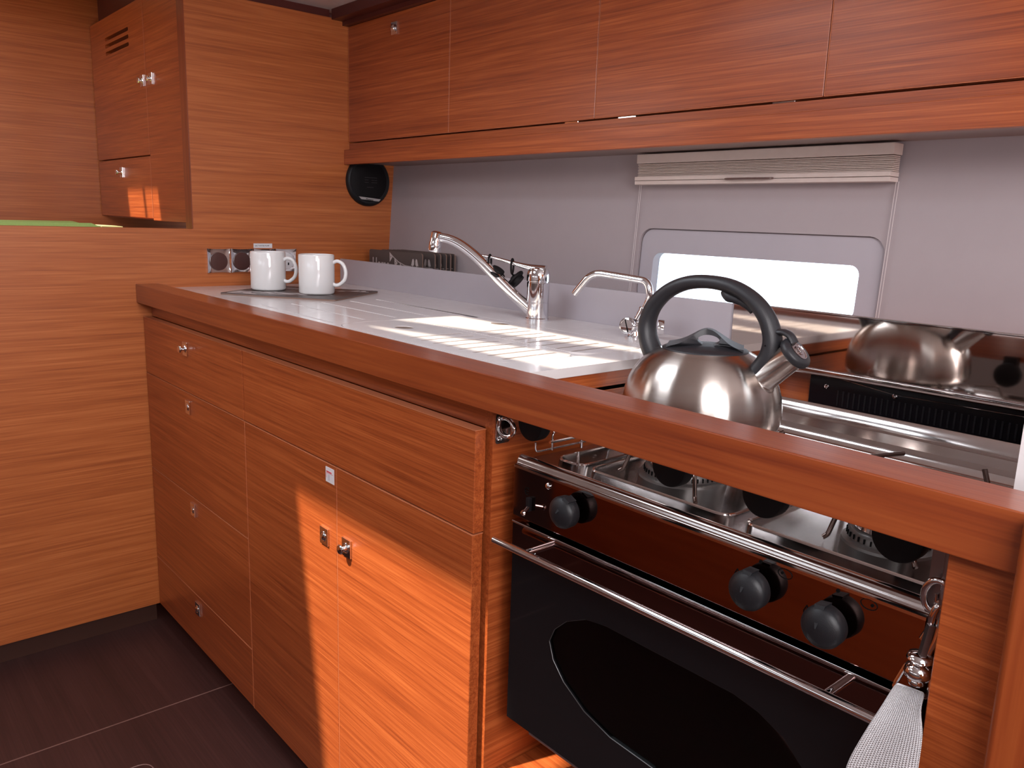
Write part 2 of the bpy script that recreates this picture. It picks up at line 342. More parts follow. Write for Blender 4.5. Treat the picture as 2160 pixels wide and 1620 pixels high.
# =============================================================== BASE UNITS
def latch(parent, x, z, y=0.0, n=(0, -1, 0), out=0.0, name='latch'):
    """square chrome plate with a round push button, popped out as a knob by `out`; lies on a y = const front"""
    mb = MB().box(x - 0.0140, x + 0.0140, y - 0.0035, y, z - 0.0160, z + 0.0160, 0.0007)
    p = mb.build(name, CHROME, parent)
    kb = MB()
    if out: kb.lathe([(0.0052, 0), (0.0045, 0.003), (0.0036, out * 0.45), (0.0042, out * 0.62), (0.0078, out * 0.74), (0.0088, out * 0.88), (0.0075, out), (0, out + 0.0012)], (x, y - 0.003, z), n, 32)
    kb2 = MB().lathe([(0.0095, 0), (0.0095, 0.0008), (0.0085, 0.0016), (0.0078, 0.0012), (0.0072, 0.0008), (0.0070, 0.002), (0.005, 0.0034), (0, 0.004)], (x, y - 0.003, z), n, 32)
    if out: kb.bm.from_mesh(kb2.build('tmp', CHROME).data); bpy.data.objects.remove(bpy.data.objects['tmp']); kb.build('knob', CHROME, p)
    else: kb2.build('button', CHROME, p)
    return p
def front(mb, x0, x1, z0, z1, y=0.0, t=0.018): mb.box(x0, x1, y, y + t, z0, z1, 0.0009, 1); return mb
# --- drawer unit
du = thing('drawer_cabinet', 'teak base cabinet of four stacked drawers against the left bulkhead', 'cabinet', (0.31, 0.3, FZ))
MB().box(0.002, 0.6262, 0.036, 0.56, 0.0, 0.80).box(0.002, 0.6262, 0.06, 0.56, FZ, 0.0).box(0.002, 0.6262, 0.022, 0.042, 0.80, 0.8355).build('carcass', W_X, du)
lx = {0: (0.305, 0.757, 0.014), 1: (0.3055, 0.6185, 0), 2: (0.3077, 0.3655, 0), 3: (0.3077, 0.1072, 0)}
zs = [0.80, 0.6529, 0.3963, 0.141, 0.0]
for i in range(4):
    d = front(MB(), 0.0035, 0.6252, zs[i + 1] + 0.0012, zs[i] - 0.0012).build('drawer', W_X, du)
    MB().box(0.0035, 0.6252, -0.0004, 0.0182, zs[i] - 0.0012, zs[i] - 0.0004).build('veneer_edge', W_EDGE, d)
    x, z, o = lx[i]; latch(d, x, z, out=o)
# --- sink unit
su = thing('sink_cabinet', 'teak base cabinet with two doors under a wide blank panel', 'cabinet', (1.0, 0.3, FZ))
MB().box(0.6262, 1.3804, 0.036, 0.56, 0.0, 0.80).box(0.6262, 1.36, 0.06, 0.56, FZ, 0.0).box(0.6262, 1.3805, 0.022, 0.042, 0.80, 0.8355).build('carcass', W_X, su)
MB().box(1.3805, 1.3970, 0.022, 0.575, FZ, 0.8355).box(1.3805, 1.3970, 0.044, 0.575, 0.83, 0.8575).build('side_panel', wood('teak_grain_side', 1, WD, WM, WL, seed=4.2), su)
fp = front(MB(), 0.6282, 1.3874, 0.6545, 0.799).build('blank_front', W_X, su)
MB().box(0.6282, 1.3874, -0.0004, 0.0182, 0.799, 0.7999).build('veneer_edge', W_EDGE, fp)
for a, b, lxz, o in ((0.6282, 1.0085, (0.9673, 0.5149), 0), (1.0105, 1.3860, (1.046, 0.5193), 0.0135)):
    d = front(MB(), a, b, 0.0, 0.6512).build('door', W_X, su)
    MB().box(a, b, -0.0004, 0.0182, 0.6512, 0.6522).box(a - 0.0002, a + 0.0008, -0.0004, 0.01, 0.0, 0.6512).build('veneer_edge', W_EDGE, d)
    latch(d, lxz[0], lxz[1], out=o)
st = thing('warning_sticker', 'small white sticker with red print at the top corner of the left sink door', 'sticker', (0.988, 0, 0.632))
MB().box(0.9735, 1.0025, -0.0007, -0.0001, 0.6185, 0.6455).build('paper', PLAST, st)
MB().box(0.9765, 0.9945, -0.0010, -0.0007, 0.6365, 0.6385).box(0.9765, 0.9995, -0.0009, -0.0007, 0.6348, 0.6353).box(0.9765, 0.9772, -0.0009, -0.0007, 0.626, 0.635).build('red_print', RED, st)
MB().box(0.983, 0.9836, -0.0009, -0.0007, 0.622, 0.633).box(0.986, 0.9866, -0.0009, -0.0007, 0.622, 0.633).build('print', mat('grey_ink', (0.3, 0.25, 0.35), 0.5), st)

# =============================================================== WORKTOP
wt = thing('worktop', 'white solid surface worktop with five drainer grooves', 'worktop', (0.7, 0.3, 0.858))
holes = [slot((x0, y0), (x1, y1), 0.0075) for x0, y0, x1, y1 in ((0.482, 0.106, 0.815, 0.100), (0.488, 0.179, 0.80, 0.178), (0.487, 0.254, 0.80, 0.252), (0.484, 0.331, 0.81, 0.328), (0.478, 0.407, 0.87, 0.408))]
holes.append(rrect(0.832, 1.3335, 0.090, 0.4235, 0.05))
wb = MB(); wb.plate([(0.0005, 0.0435), (1.400, 0.0435), (1.400, 0.5705), (0.0005, 0.5705)], holes, 0.0042, lambda u, v, w: (u, v, 0.8678 + w))
wb.box(0.0005, 1.400, 0.0435, 0.5705, 0.8580, 0.8678)
wb.build('slab', WHITE, wt)
def lid(y0, y1, gy0, gy1, hx, hy, lab):  # removable slotted lid over the sink, with a finger hole
    t = thing('sink_lid', lab, 'sink lid', (1.08, (y0 + y1) / 2, 0.868), group='two slotted sink lids let into the worktop')
    hs = [slot((1.05 + 0.0352 * i, gy0), (1.047 + 0.0352 * i, gy1), 0.0075) for i in range(8)]
    el = [(hx + 0.021 * math.cos(2 * PI * i / 20), hy + 0.017 * math.sin(2 * PI * i / 20)) for i in range(20)]
    mb = MB(); mb.plate(rrect(0.8345, 1.331, y0, y1, 0.045, 6), [el] + hs, 0.0039, lambda u, v, w: (u, v, 0.8681 + w)); mb.build('panel', WHITE, t)
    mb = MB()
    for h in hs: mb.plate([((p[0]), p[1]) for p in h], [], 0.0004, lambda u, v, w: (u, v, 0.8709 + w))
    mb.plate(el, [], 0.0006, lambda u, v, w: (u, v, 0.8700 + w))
    mb.build('slots', mat('slot_shade', (0.19, 0.14, 0.115), 0.6), t)  # shade of the recesses painted as dark strips in slots and finger hole
    return t
lid(0.0925, 0.2545, 0.123, 0.232, 0.935, 0.185, 'white slotted sink lid let into the worktop, the one nearer the wooden rail')
lid(0.2585, 0.4210, 0.266, 0.369, 0.975, 0.385, 'white slotted sink lid let into the worktop, the one nearer the taps')
# fiddle rail
fd = thing('counter_rail', 'long glossy red-brown wooden rail along the front edge of the counter', 'rail', (1.0, 0.015, 0.836))
MB().box(0.0005, 2.032, -0.014, 0.043, 0.836, 0.8832, 0.0016, 2).build('rail', W_CH, fd)
for x in (1.435, 1.665, 1.783, 1.918):
    mb = MB().cyl((x, 0.052, 0.8118), (x, 0.071, 0.8118), 0.0235, 36, 0.003); mb.box(x - 0.012, x + 0.012, 0.043, 0.06, 0.82, 0.846); mb.build('rubber_stop', BLACKS, fd)
# low splash panel and tray behind
tag(MB().box(0.0008, 1.3803, 0.571, 0.579, 0.8585, 0.9437, 0.0008).build('splash_panel', GREYP), 'low lilac-grey upstand panel along the back of the white worktop', 'panel')
tag(MB().box(0.0008, 1.3803, 0.5795, 0.736, 0.862, 0.872).build('tray_shelf', GREYP), 'narrow grey shelf behind the low upstand panel', 'shelf')

# --- placemats
def hline(mb, pts, wd, f, z0=0.0, t=0.0004):
    for (u0, v0), (u1, v1) in zip(pts, pts[1:]): mb.plate(slot((u0, v0), (u1, v1), wd, 2), [], t, lambda u, v, w: f(u, v, z0 + w))
def placemat_mesh(parent, f, W=0.295, H=0.215, full=True):
    """f maps (u across, v up, w out of the printed face)"""
    MB().plate(rrect(0, W, 0, H, 0.008, 4), [], 0.0032, lambda u, v, w: f(u, v, -0.0045 + w)).build('cork_backing', MATE, parent)
    MB().plate(rrect(0, W, 0, H, 0.008, 4), [], 0.0013, lambda u, v, w: f(u, v, -0.0013 + w)).build('printed_face', MATG, parent)
    mb = MB()
    hline(mb, [(0.120, H - 0.005), (0.142, H - 0.017), (0.170, H - 0.029), (0.205, H - 0.037), (0.287, H - 0.041)], 0.0022, f)
    for bx, by in ((0.120, 0.005), (0.148, 0.0205), (0.178, 0.0315), (0.212, 0.038)):
        b = H - by; tri = [(bx, b), (bx + 0.017, b - 0.012), (bx + 0.001, b - 0.026)]
        mb.plate(tri, [[(bx + 0.0045, b - 0.008), (bx + 0.009, b - 0.0115), (bx + 0.0045, b - 0.0155)]], 0.0004, lambda u, v, w: f(u, v, w))
    for s, cx in ((1, 0.250), (-1, 0.266)):
        mb.plate([(cx + 0.001 * s, H - 0.016), (cx - 0.004 * s, H - 0.018), (cx - 0.011 * s, H - 0.036), (cx - 0.006 * s, H - 0.034), (cx - 0.003 * s, H - 0.038), (cx + 0.004 * s, H - 0.032), (cx + 0.004 * s, H - 0.022)], [], 0.0004, lambda u, v, w: f(u, v, w))
    if full:
        for i in range(9): hline(mb, [(0.03 + 0.01 * i, 0.03 + 0.012 * (i % 4)), (0.05 + 0.024 * i, 0.05 + 0.014 * (i % 3))], 0.004, f)
        mb.plate([(0.012, 0.012), (0.09, 0.012), (0.06, 0.03), (0.05, 0.055), (0.012, 0.06)], [[(0.02, 0.02), (0.05, 0.02), (0.03, 0.04)]], 0.0004, lambda u, v, w: f(u, v, w))
    o = mb.build('print', MATW, parent)
    a, b, c = Vector(f(0, 0, 0)), Vector(f(1, 0, 0)), Vector(f(0, 1, 0))
    text('lettering', 'Home', 0.052, MATW, Vector(f(0.018, H - 0.058, 0.0001)), b - a, c - a, o, depth=0.0002, sx=0.72)
pm = thing('placemat', 'taupe placemat with pale print lying flat under the two mugs', 'placemat', (0.3, 0.33, 0.872), group='taupe placemats with pale print')
a33 = math.radians(35.5); ex, ey = Vector((math.cos(a33), math.sin(a33), 0)), Vector((-math.sin(a33), math.cos(a33), 0)); org = Vector((0.227, 0.113, 0.8722 + 0.0045))
placemat_mesh(pm, lambda u, v, w: tuple(org + ex * u * 1.045 + ey * v * 1.22 + Vector((0, 0, w))))
first = None
for i, (y0, x0, lab) in enumerate(((0.632, 0.068, 'taupe placemat with bunting and birds, front one standing on the shelf'), (0.664, 0.082, 'taupe placemat standing just behind the front one'), (0.680, 0.086, 'taupe placemat standing on edge, third from the front of the row'), (0.695, 0.092, 'taupe placemat standing on edge, fourth from the front of the row'), (0.710, 0.092, 'taupe placemat standing on edge, second from the hull liner'), (0.7245, 0.092, 'taupe placemat standing on edge, rearmost against the hull liner'))):
    if first is None:
        first = thing('placemat', lab, 'placemat', (x0, y0, 0.8722), group='taupe placemats with pale print')
        ox, oy = x0, y0
        H_ = 0.1035
        placemat_mesh(first, lambda u, v, w: (ox + u * 0.93, oy - w, 0.8722 + v), W=0.295, H=0.1035, full=False)
    else:
        t = copy_tree(first); t.location = (x0, y0, 0.8722); t['label'] = lab

# --- mugs
def mug(cx, cy, z, ang, lab):
    t = thing('mug', lab, 'mug', (cx, cy, z), math.radians(ang), group='two white mugs')
    Rm, Hm = 0.0440, 0.0975; M = parent_world(t)
    mb = MB(); mb.lathe([(0, 0.001), (0.036, 0.001), (0.037, 0), (0.0395, 0), (0.0428, 0.002), (Rm, 0.005), (Rm, 0.05), (Rm, Hm - 0.003), (Rm - 0.0007, Hm - 0.0006), (Rm - 0.002, Hm), (Rm - 0.0034, Hm - 0.001), (Rm - 0.004, Hm - 0.004), (Rm - 0.004, 0.010), (Rm - 0.008, 0.005), (0, 0.005)], seg=72, mx=M); mb.build('body', CERAM, t, sharp=60)
    pts = smooth_path([(Rm - 0.002, 0, Hm - 0.020), (Rm + 0.010, 0, Hm - 0.015), (Rm + 0.024, 0, Hm - 0.022), (Rm + 0.031, 0, Hm - 0.040), (Rm + 0.028, 0, Hm - 0.060), (Rm + 0.016, 0, Hm - 0.072), (Rm + 0.006, 0, Hm - 0.075), (Rm - 0.002, 0, Hm - 0.072)], 6)
    mb = MB(); mb.tube([M @ p for p in pts], 0.0042, 14, flat=1.0, up=M.to_3x3() @ Vector((0, 1, 0)), rad=[0.0046] * len(pts)); mb.build('handle', CERAM, t, sharp=60)
    return t
mug(0.197, 0.2545, 0.8775, 42, 'white glazed mug, the left one, nearer the wall sockets')
mug(0.337, 0.3185, 0.8775, 42, 'white glazed mug, the right one, nearer the sink')

# =============================================================== TAPS
tp = thing('mixer_tap', 'chrome single lever mixer tap with long raised spout', 'tap', (0.966, 0.492, 0.872))
bx, by, bz = 0.966, 0.492, 0.872
MB().lathe([(0.0245, 0), (0.0245, 0.0045), (0.0232, 0.006), (0.0232, 0.037), (0.0225, 0.0375), (0.0225, 0.0385), (0.0232, 0.039), (0.0236, 0.077), (0.0228, 0.078), (0.0228, 0.080), (0.0242, 0.081), (0.0242, 0.084), (0, 0.084)], (bx, by, bz)).build('body', CHROME, tp)
hd = MB().lathe([(0.0242, 0), (0.0242, 0.006), (0.0235, 0.014), (0.020, 0.022), (0.010, 0.027), (0, 0.028)], (bx, by, bz + 0.0842)); hd.build('cartridge_cap', CHROME, tp)
sd = Vector((-0.165, -0.142, 0)).normalized(); L_ = 0.216
sp = [Vector((bx, by, bz + 0.019)) + sd * (L_ * a) + Vector((0, 0, h)) for a, h in ((0.06, 0.0), (0.25, 0.035), (0.45, 0.075), (0.62, 0.108), (0.76, 0.129), (0.88, 0.140), (1.0, 0.144))]
spp = smooth_path(sp, 6)
MB().tube(spp, 0.010, 20, rad=[0.0125 - 0.0035 * i / len(spp) for i in range(len(spp))]).build('spout', CHROME, tp, sharp=60)
e = sp[-1]; MB().lathe([(0, 0.012), (0.008, 0.011), (0.0122, 0.008), (0.0125, 0.0), (0.0125, -0.011), (0.0130, -0.012), (0.0132, -0.028), (0.0118, -0.031), (0.010, -0.030), (0, -0.028)], e, (0.12, 0.1, 1)).build('aerator', CHROME, tp, sharp=50)
ld = Vector((-0.80, -0.60, 0)).normalized(); lz = bz + 0.1075
lev = smooth_path([Vector((bx, by, lz - 0.004)) - ld * 0.014, Vector((bx, by, lz)) + ld * 0.015, Vector((bx, by, lz + 0.008)) + ld * 0.055, Vector((bx, by, lz + 0.017)) + ld * 0.095, Vector((bx, by, lz + 0.021)) + ld * 0.128], 5)
MB().tube(lev, 0.006, 16, flat=0.55, rad=[0.019, 0.019, 0.018, 0.0165, 0.015, 0.013, 0.0115, 0.0105, 0.0095, 0.0085, 0.0078, 0.007, 0.0065, 0.006, 0.0056, 0.0052, 0.005, 0.005, 0.005, 0.005, 0.0045][:len(lev)], up=(0, 0, 1)).build('lever', CHROME, tp, sharp=60)
def sink_plug(t0, r, tilt, lab, dd):
    p = Vector((bx, by, lz + 0.004)) + ld * t0; p.z += 0.0155 * (t0 / 0.11)
    t = thing('sink_plug', lab, 'sink plug', p, group='sink plugs hanging on the tap lever')
    s = ld.cross(Vector((0, 0, 1)))
    loop = [p + s * 0.012 * math.sin(a) + Vector((0, 0, -0.011 + 0.0150 * math.cos(a))) for a in [2 * PI * i / 24 for i in range(24)]]
    MB().tube(loop, 0.0022, 8, closed=True).build('loop', BLACKS, t)
    q = p + Vector((0, 0, -0.026)); e2 = q + Vector(dd)
    MB().tube(smooth_path([q, (q + e2) / 2 + s * 0.004, e2], 4), 0.002, 8).build('tether', BLACKS, t)
    MB().lathe([(0, -0.004), (0.007, -0.004), (0.009, 0), (r, 0.001), (r + 0.001, 0.003), (r, 0.006), (r * 0.75, 0.008), (r * 0.72, 0.014), (0, 0.014)], e2, tilt, 32).build('plug', BLACKS, t)
sink_plug(0.104, 0.0190, (0.5, 0.2, 0.85), 'black rubber sink plug hanging near the tip of the tap lever', (0.010, 0.008, -0.010))
sink_plug(0.056, 0.0215, (0.62, 0.35, -0.6), 'black rubber sink plug hanging nearer the tap body', (-0.014, 0.018, -0.010))
# salt water tap
t2 = thing('folding_tap', 'small chrome swivel tap with bent pipe spout behind the kettle', 'tap', (1.235, 0.475, 0.872))
cx, cy = 1.242, 0.478
MB().lathe([(0.0175, 0), (0.0175, 0.003), (0.012, 0.005), (0.0105, 0.012), (0, 0.013)], (cx, cy, 0.872)).build('base', CHROME, t2)
rt = Vector((0.80, 0.60, 0))
A = Vector((cx, cy, 0.894)); mb = MB().cyl(A - rt * 0.018, A + rt * 0.030, 0.0125, 36, 0.0015); mb.build('valve_body', CHROME, t2)
dn = Vector((0.30, -0.95, 0.06)); mb = MB().lathe([(0.0155, 0), (0.0155, 0.008), (0.0145, 0.010), (0.0125, 0.0105), (0.0120, 0.0095), (0.0115, 0.0110), (0, 0.0112)], A - rt * 0.006 - Vector((0, 0.006, 0)), dn, 36)
vc = mb.build('valve_disc', CHROME, t2)
q0 = A - rt * 0.006 + dn.normalized() * 0.0118 - Vector((0, 0.006, 0)); MB().tube([q0 + Vector((-0.004, 0, 0.011)), q0 + Vector((0.004, 0, -0.011))], 0.0009, 6).build('slot', INK, vc)
kn = A + Vector((0.034, 0.024, 0)); MB().cyl(kn, kn + rt * 0.012, 0.014, 32, 0.002).build('end_cap', CHROME, t2)
nb = Vector((cx + 0.007, cy + 0.003, 0.905)); nt = Vector((cx + 0.020, cy + 0.012, 0.938)); MB().lathe([(0.0098, 0), (0.0098, 0.018), (0.0108, 0.019), (0.0108, 0.023), (0.0085, 0.024)], nb, nt - nb).build('collar', CHROME, t2)
def unp(u, v, y):
    r = RW * ((u - 1080) / 1713.18) + DW * ((v - 810) / 1713.18) + FW
    o = m.translation; k = (y - o.y) / r.y; return o + r * k
pipe = fillet([nb + (nt - nb) * 0.4, Vector((1.270, 0.484, 0.950)), Vector((1.262, 0.482, 0.9755)), Vector((1.157, 0.45, 0.985)), Vector((1.123, 0.441, 0.942))], 0.022, 7)
MB().tube(pipe, 0.0068, 18).build('spout', CHROME, t2, sharp=60)

# =============================================================== BULKHEAD FITTINGS
labs = ('chrome framed round brown socket cover, the far left of the row', 'chrome framed round brown socket cover, second of the row beside the mugs', 'chrome framed fitting hidden behind the left mug', 'chrome framed white round charging socket at the right of the row')
for i in range(4):
    y0 = 0.1690 + 0.0648 * i; yc = y0 + 0.032
    t = thing('wall_socket', labs[i], 'socket', (0.001, yc, 0.9405), group='row of chrome framed sockets')
    # concave pillow shaped chrome frame
    b = MB(); n = 12; g = []
    for a in range(n + 1):
        for c in range(n + 1):
            p, q = a / n * 2 - 1, c / n * 2 - 1
            h = 0.0035 + 0.0045 * max(abs(p), abs(q)) ** 2.5 * (0.45 + 0.55 * (abs(p) ** 2 * abs(q) ** 2)) 
            g.append(b.bm.verts.new((0.0006 + h, yc + p * 0.0312 * (1 - 0.05 * (1 - q * q)), 0.9405 + q * 0.0325 * (1 - 0.05 * (1 - p * p)))))
    for a in range(n):
        for c in range(n): b.bm.faces.new((g[a * (n + 1) + c], g[(a + 1) * (n + 1) + c], g[(a + 1) * (n + 1) + c + 1], g[a * (n + 1) + c + 1]))
    rim = [g[k * (n + 1)] for k in range(n + 1)] + [g[n * (n + 1) + k] for k in range(1, n + 1)] + [g[k * (n + 1) + n] for k in range(n - 1, -1, -1)] + [g[k] for k in range(n - 1, 0, -1)]
    low = [b.bm.verts.new((0.0004, v.co.y, v.co.z)) for v in rim]
    for k in range(len(rim)): b.bm.faces.new((rim[k], rim[k - 1], low[k - 1], low[k]))
    bmesh.ops.recalc_face_normals(b.bm, faces=b.bm.faces)
    b.build('frame', CHROME, t, sharp=70)
    if i < 3: MB().lathe([(0.0238, 0), (0.0238, 0.005), (0.0225, 0.0068), (0.019, 0.0072), (0, 0.0074)], (0.0035, yc, 0.9385), (1, 0, 0), 48).build('cover', BROWNC, t)
    else:
        s_ = MB().lathe([(0.0235, 0), (0.0235, 0.004), (0.022, 0.0052), (0, 0.0054)], (0.0035, yc, 0.9385), (1, 0, 0), 48).build('insert', PLAST, t)
        MB().box(0.0088, 0.0094, yc - 0.010, yc - 0.0065, 0.927, 0.934).box(0.0088, 0.0094, yc + 0.004, yc + 0.0075, 0.927, 0.934).build('port', INK, s_)
t = thing('label_sticker', 'tiny white label with black print above the sockets', 'sticker', (0.0008, 0.329, 0.9785))
MB().box(0.0001, 0.0008, 0.3025, 0.3570, 0.9745, 0.9870).build('paper', PLAST, t)
text('lettering', 'SALT WATER PUMP', 0.0056, INK, (0.0009, 0.3062, 0.9788), (0, 1, 0), (0, 0, 1), t, depth=0.0001, sx=0.86)
# speaker
t = thing('round_speaker', 'round black loudspeaker on the bulkhead tucked under the wall cupboards', 'speaker', (0.002, 0.6655, 1.174))
MB().lathe([(0.0735, 0), (0.0735, 0.006), (0.0715, 0.011), (0.067, 0.014), (0.0655, 0.012)], (0.0006, 0.6655, 1.174), (1, 0, 0), 64).build('rim', BLACK, t)
g = MB().lathe([(0.066, 0.0), (0.066, 0.009), (0.055, 0.0135), (0.03, 0.0155), (0, 0.016)], (0.0012, 0.6655, 1.174), (1, 0, 0), 64).build('grille', BLACKS, t)
MB().plate([(0.6275, 1.1285), (0.7035, 1.1225), (0.697, 1.1155), (0.636, 1.1205)], [], 0.0025, lambda u, v, w: (0.0135 + w, u, v)).build('badge', mat('silver_badge', (0.5, 0.48, 0.48), 0.35, 0.6), t)
text('badge_lettering', 'Pioneer', 0.0085, INK, (0.0162, 0.6510, 1.1187), (0, 1, -0.08), (0, 0.08, 1), t, depth=0.0002, shear=0.2)
mb = MB()
for i, zz in enumerate((1.184, 1.177, 1.170, 1.156)): mb.box(0.0166, 0.0171, 0.647 + 0.008 * (i == 3), 0.690 - 0.012 * (i == 3), zz, zz + 0.0008)
mb.build('cone_marks', mat('faint_grey', (0.06, 0.055, 0.06), 0.6), t)

# =============================================================== WALL CUPBOARDS
xs = [0.0035, 0.4951, 0.9961, 1.4952, 1.9962, 2.496]
hin = {0: [], 1: [(0.903, 0.943)], 2: [(1.055, 1.100), (1.400, 1.442)], 3: [], 4: []}
ulab = ('teak wall cupboard nearest the bulkhead with a chrome latch', 'teak wall cupboard second from the bulkhead, above the mixer tap', 'teak wall cupboard third from the bulkhead, above the folded blind', 'teak wall cupboard at the right edge of the picture', 'teak wall cupboard beyond the right edge')
for i in range(4):
    a, b = xs[i], xs[i + 1]
    t = thing('wall_cupboard', ulab[i], 'cupboard', ((a + b) / 2, 0.68, 1.26), group='row of teak wall cupboards')
    MB().box(max(a, 0.03) if i == 0 else a - 0.0005, b - 0.0008, 0.640, 0.735, 1.262, 1.600).build('carcass', W_X2, t)
    d = MB().box(a + 0.001, b - 0.0018, 0.603, 0.6215, 1.2830, 1.6005, 0.0008, 1).build('door', W_X2, t)
    MB().box(a + 0.0002, a + 0.0011, 0.6026, 0.6215, 1.2830, 1.6005).box(a + 0.001, b - 0.002, 0.6026, 0.6214, 1.2822, 1.2831).build('veneer_edge', W_EDGE, d)
    latch(d, {0: 0.2482, 1: 0.7465, 2: 1.245, 3: 1.745}[i], 1.562 if i == 0 else 1.568, y=0.603, out=0.006 if i == 0 else 0.0)
    for h0, h1 in hin[i]: MB().box(h0, h1, 0.6085, 0.6215, 1.2785, 1.2822, 0.0008, 1).build('hinge', CHROME, t)
fl = thing('cupboard_rail', 'teak fascia board running under the wall cupboards', 'rail', (1.2, 0.6, 1.2178))
MB().box(0.0008, 2.49, 0.5875, 0.6055, 1.2180, 1.2598, 0.0008, 1).build('fascia', W_X2, fl)
MB().box(0.0008, 2.49, 0.6055, 0.6225, 1.2500, 1.2785).build('recess_board', W_X, fl)
MB().box(0.030, 2.49, 0.6055, 0.7570, 1.2235, 1.2300).box(0.030, 2.49, 0.6225, 0.735, 1.230, 1.2615).build('underside', mat('taupe_underside', (0.30, 0.22, 0.20), 0.5), fl)

# =============================================================== BLIND
bl = thing('pleated_blind', 'cream pleated blind folded up above the window', 'blind', (1.285, 0.73, 1.19))
X0, X1 = 1.012, 1.5625
MB().box(X0, X1, 0.722, 0.755, 1.2005, 1.2195, 0.0015).build('head_rail', BLINDR, bl)
mb = MB(); N = 9
for i in range(N):
    z = 1.1740 + 0.0029 * i; mb.box(X0 + 0.001, X1 - 0.001, 0.7265 + 0.0022 * (i % 2), 0.750, z, z + 0.0021)
mb.build('pleats', BLIND, bl)
MB().box(X0 - 0.001, X1 - 0.001, 0.7195, 0.753, 1.1655, 1.1735, 0.001).box(X0 - 0.001, X1 - 0.001, 0.7205, 0.752, 1.1570, 1.1648, 0.001).build('bottom_rail', BLINDR, bl)
MB().tube(smooth_path([(1.245, 0.7195, 1.1655), (1.252, 0.7125, 1.1650), (1.295, 0.7095, 1.1650), (1.337, 0.7125, 1.1650), (1.344, 0.7195, 1.1655)], 5), 0.0038, 10, flat=0.5, up=(0, 0, 1)).build('pull_handle', mat('brown_handle', (0.13, 0.07, 0.06), 0.3), bl)
for x in (1.0025, 1.5600):
    for k in (0, 0.0045): MB().tube([(x + k, 0.7485, 1.158), (x + k + 0.001, 0.7300, 0.90)], 0.0006, 6).build('guide_cord', mat('pale_cord', (0.60, 0.54, 0.54), 0.6), bl)
    MB().box(x - 0.004, x + 0.009, 0.722, 0.737, 0.8725, 0.90, 0.001).build('cord_anchor', BLINDR, bl)

# =============================================================== NICHE
tag(MB().box(1.3975, 1.99, 0.605, 0.62, 0.28, 0.8545).build('recess_back_panel', W_X), 'reddish teak panel at the back of the cooker recess', 'panel')
v = thing('vent_panel', 'black slotted vent panel behind the cooker', 'vent', (1.7, 0.6, 0.8))
mb = MB(); mb.box(1.5255, 1.975, 0.5995, 0.6045, 0.70, 0.8540, 0.001); mb.build('plate', mat('vent_black', (0.008, 0.006, 0.008), 0.22, Specular_IOR_Level=0.3), v)
mb = MB()
for i in range(44): mb.box(1.575 + 0.009 * i, 1.5775 + 0.009 * i, 0.5985, 0.5996, 0.795, 0.820)
s = mb.build('slots', mat('vent_slot', (0.012, 0.010, 0.012), 0.35), v)
for x in (1.556, 1.667): MB().lathe([(0.0042, 0), (0.0038, 0.0015), (0.0025, 0.0022), (0.0015, 0.0012), (0, 0.0010)], (x, 0.5995, 0.828 if x > 1.6 else 0.824), (0, -1, 0), 24).build('screw', CHROME, v)
MB().tube([(1.56, 0.5988, 0.842), (1.667, 0.5988, 0.830), (1.975, 0.5988, 0.8335)], 0.0007, 6).build('seam_wire', STEEL, v)
sm = thing('mirror_splashback', 'mirror polished steel splashback behind the kettle', 'splashback', (1.7, 0.58, 0.85))
MB().box(1.3812, 2.02, 0.5750, 0.5780, 0.8545, 0.9440, 0.0006, 1).build('sheet', STEELM, sm)
MB().tube([(1.3812, 0.5755, 0.9446), (2.02, 0.5755, 0.9446)], 0.0022, 10).build('top_roll', STEEL, sm)
MB().box(1.3990, 2.02, 0.5680, 0.6045, 0.8480, 0.8541, 0.001).tube([(1.399, 0.567, 0.8470), (2.02, 0.567, 0.8470)], 0.0018, 8).build('bottom_lip', STEEL, sm)
tag(MB().box(1.3975, 1.9795, 0.03, 0.604, 0.24, 0.28).build('recess_floor', W_X), 'teak floor board of the cooker recess', 'panel')
# right side
rp = tag(MB().box(1.9795, 2.0320, 0.0, 0.60, FZ, 0.8355, 0.0008, 1).build('cooker_side_panel', W_X), 'narrow teak panel to the right of the cooker', 'panel')
tag(MB().box(2.0325, 2.075, -0.030, 0.10, FZ, 0.884, 0.006, 3).build('corner_post', W_CHZ), 'dark cherry wood corner post at the right edge', 'post')
tag(MB().plate(rrect(0.102, 0.567, 0.8365, 1.02, 0.012), [], 0.045, lambda u, v, w: (1.987 + w, u, v)).build('white_side_upstand', WHITE), 'white upstand at the right edge beyond the cooker', 'panel')

# padeye
pe = thing('pad_eye', 'steel eye plate screwed to the teak side left of the cooker', 'eye plate', (1.398, 0.033, 0.80))
MB().plate(rrect(0.0245, 0.050, 0.7800, 0.8215, 0.004), [], 0.0022, lambda u, v, w: (1.3972 + w, u, v)).build('plate', STEEL, pe)
for z in (0.787, 0.8145): MB().lathe([(0.0040, 0), (0.0036, 0.001), (0.002, 0.0016), (0, 0.0008)], (1.3994, 0.0315, z), (1, 0, 0), 24).build('screw', CHROME, pe)
MB().tube([(1.3985 + 0.017 * math.sin(a), 0.043, 0.8008 + 0.0125 * math.cos(a)) for a in [PI * i / 16 for i in range(17)]], 0.0032, 12).build('ring', STEEL, pe)

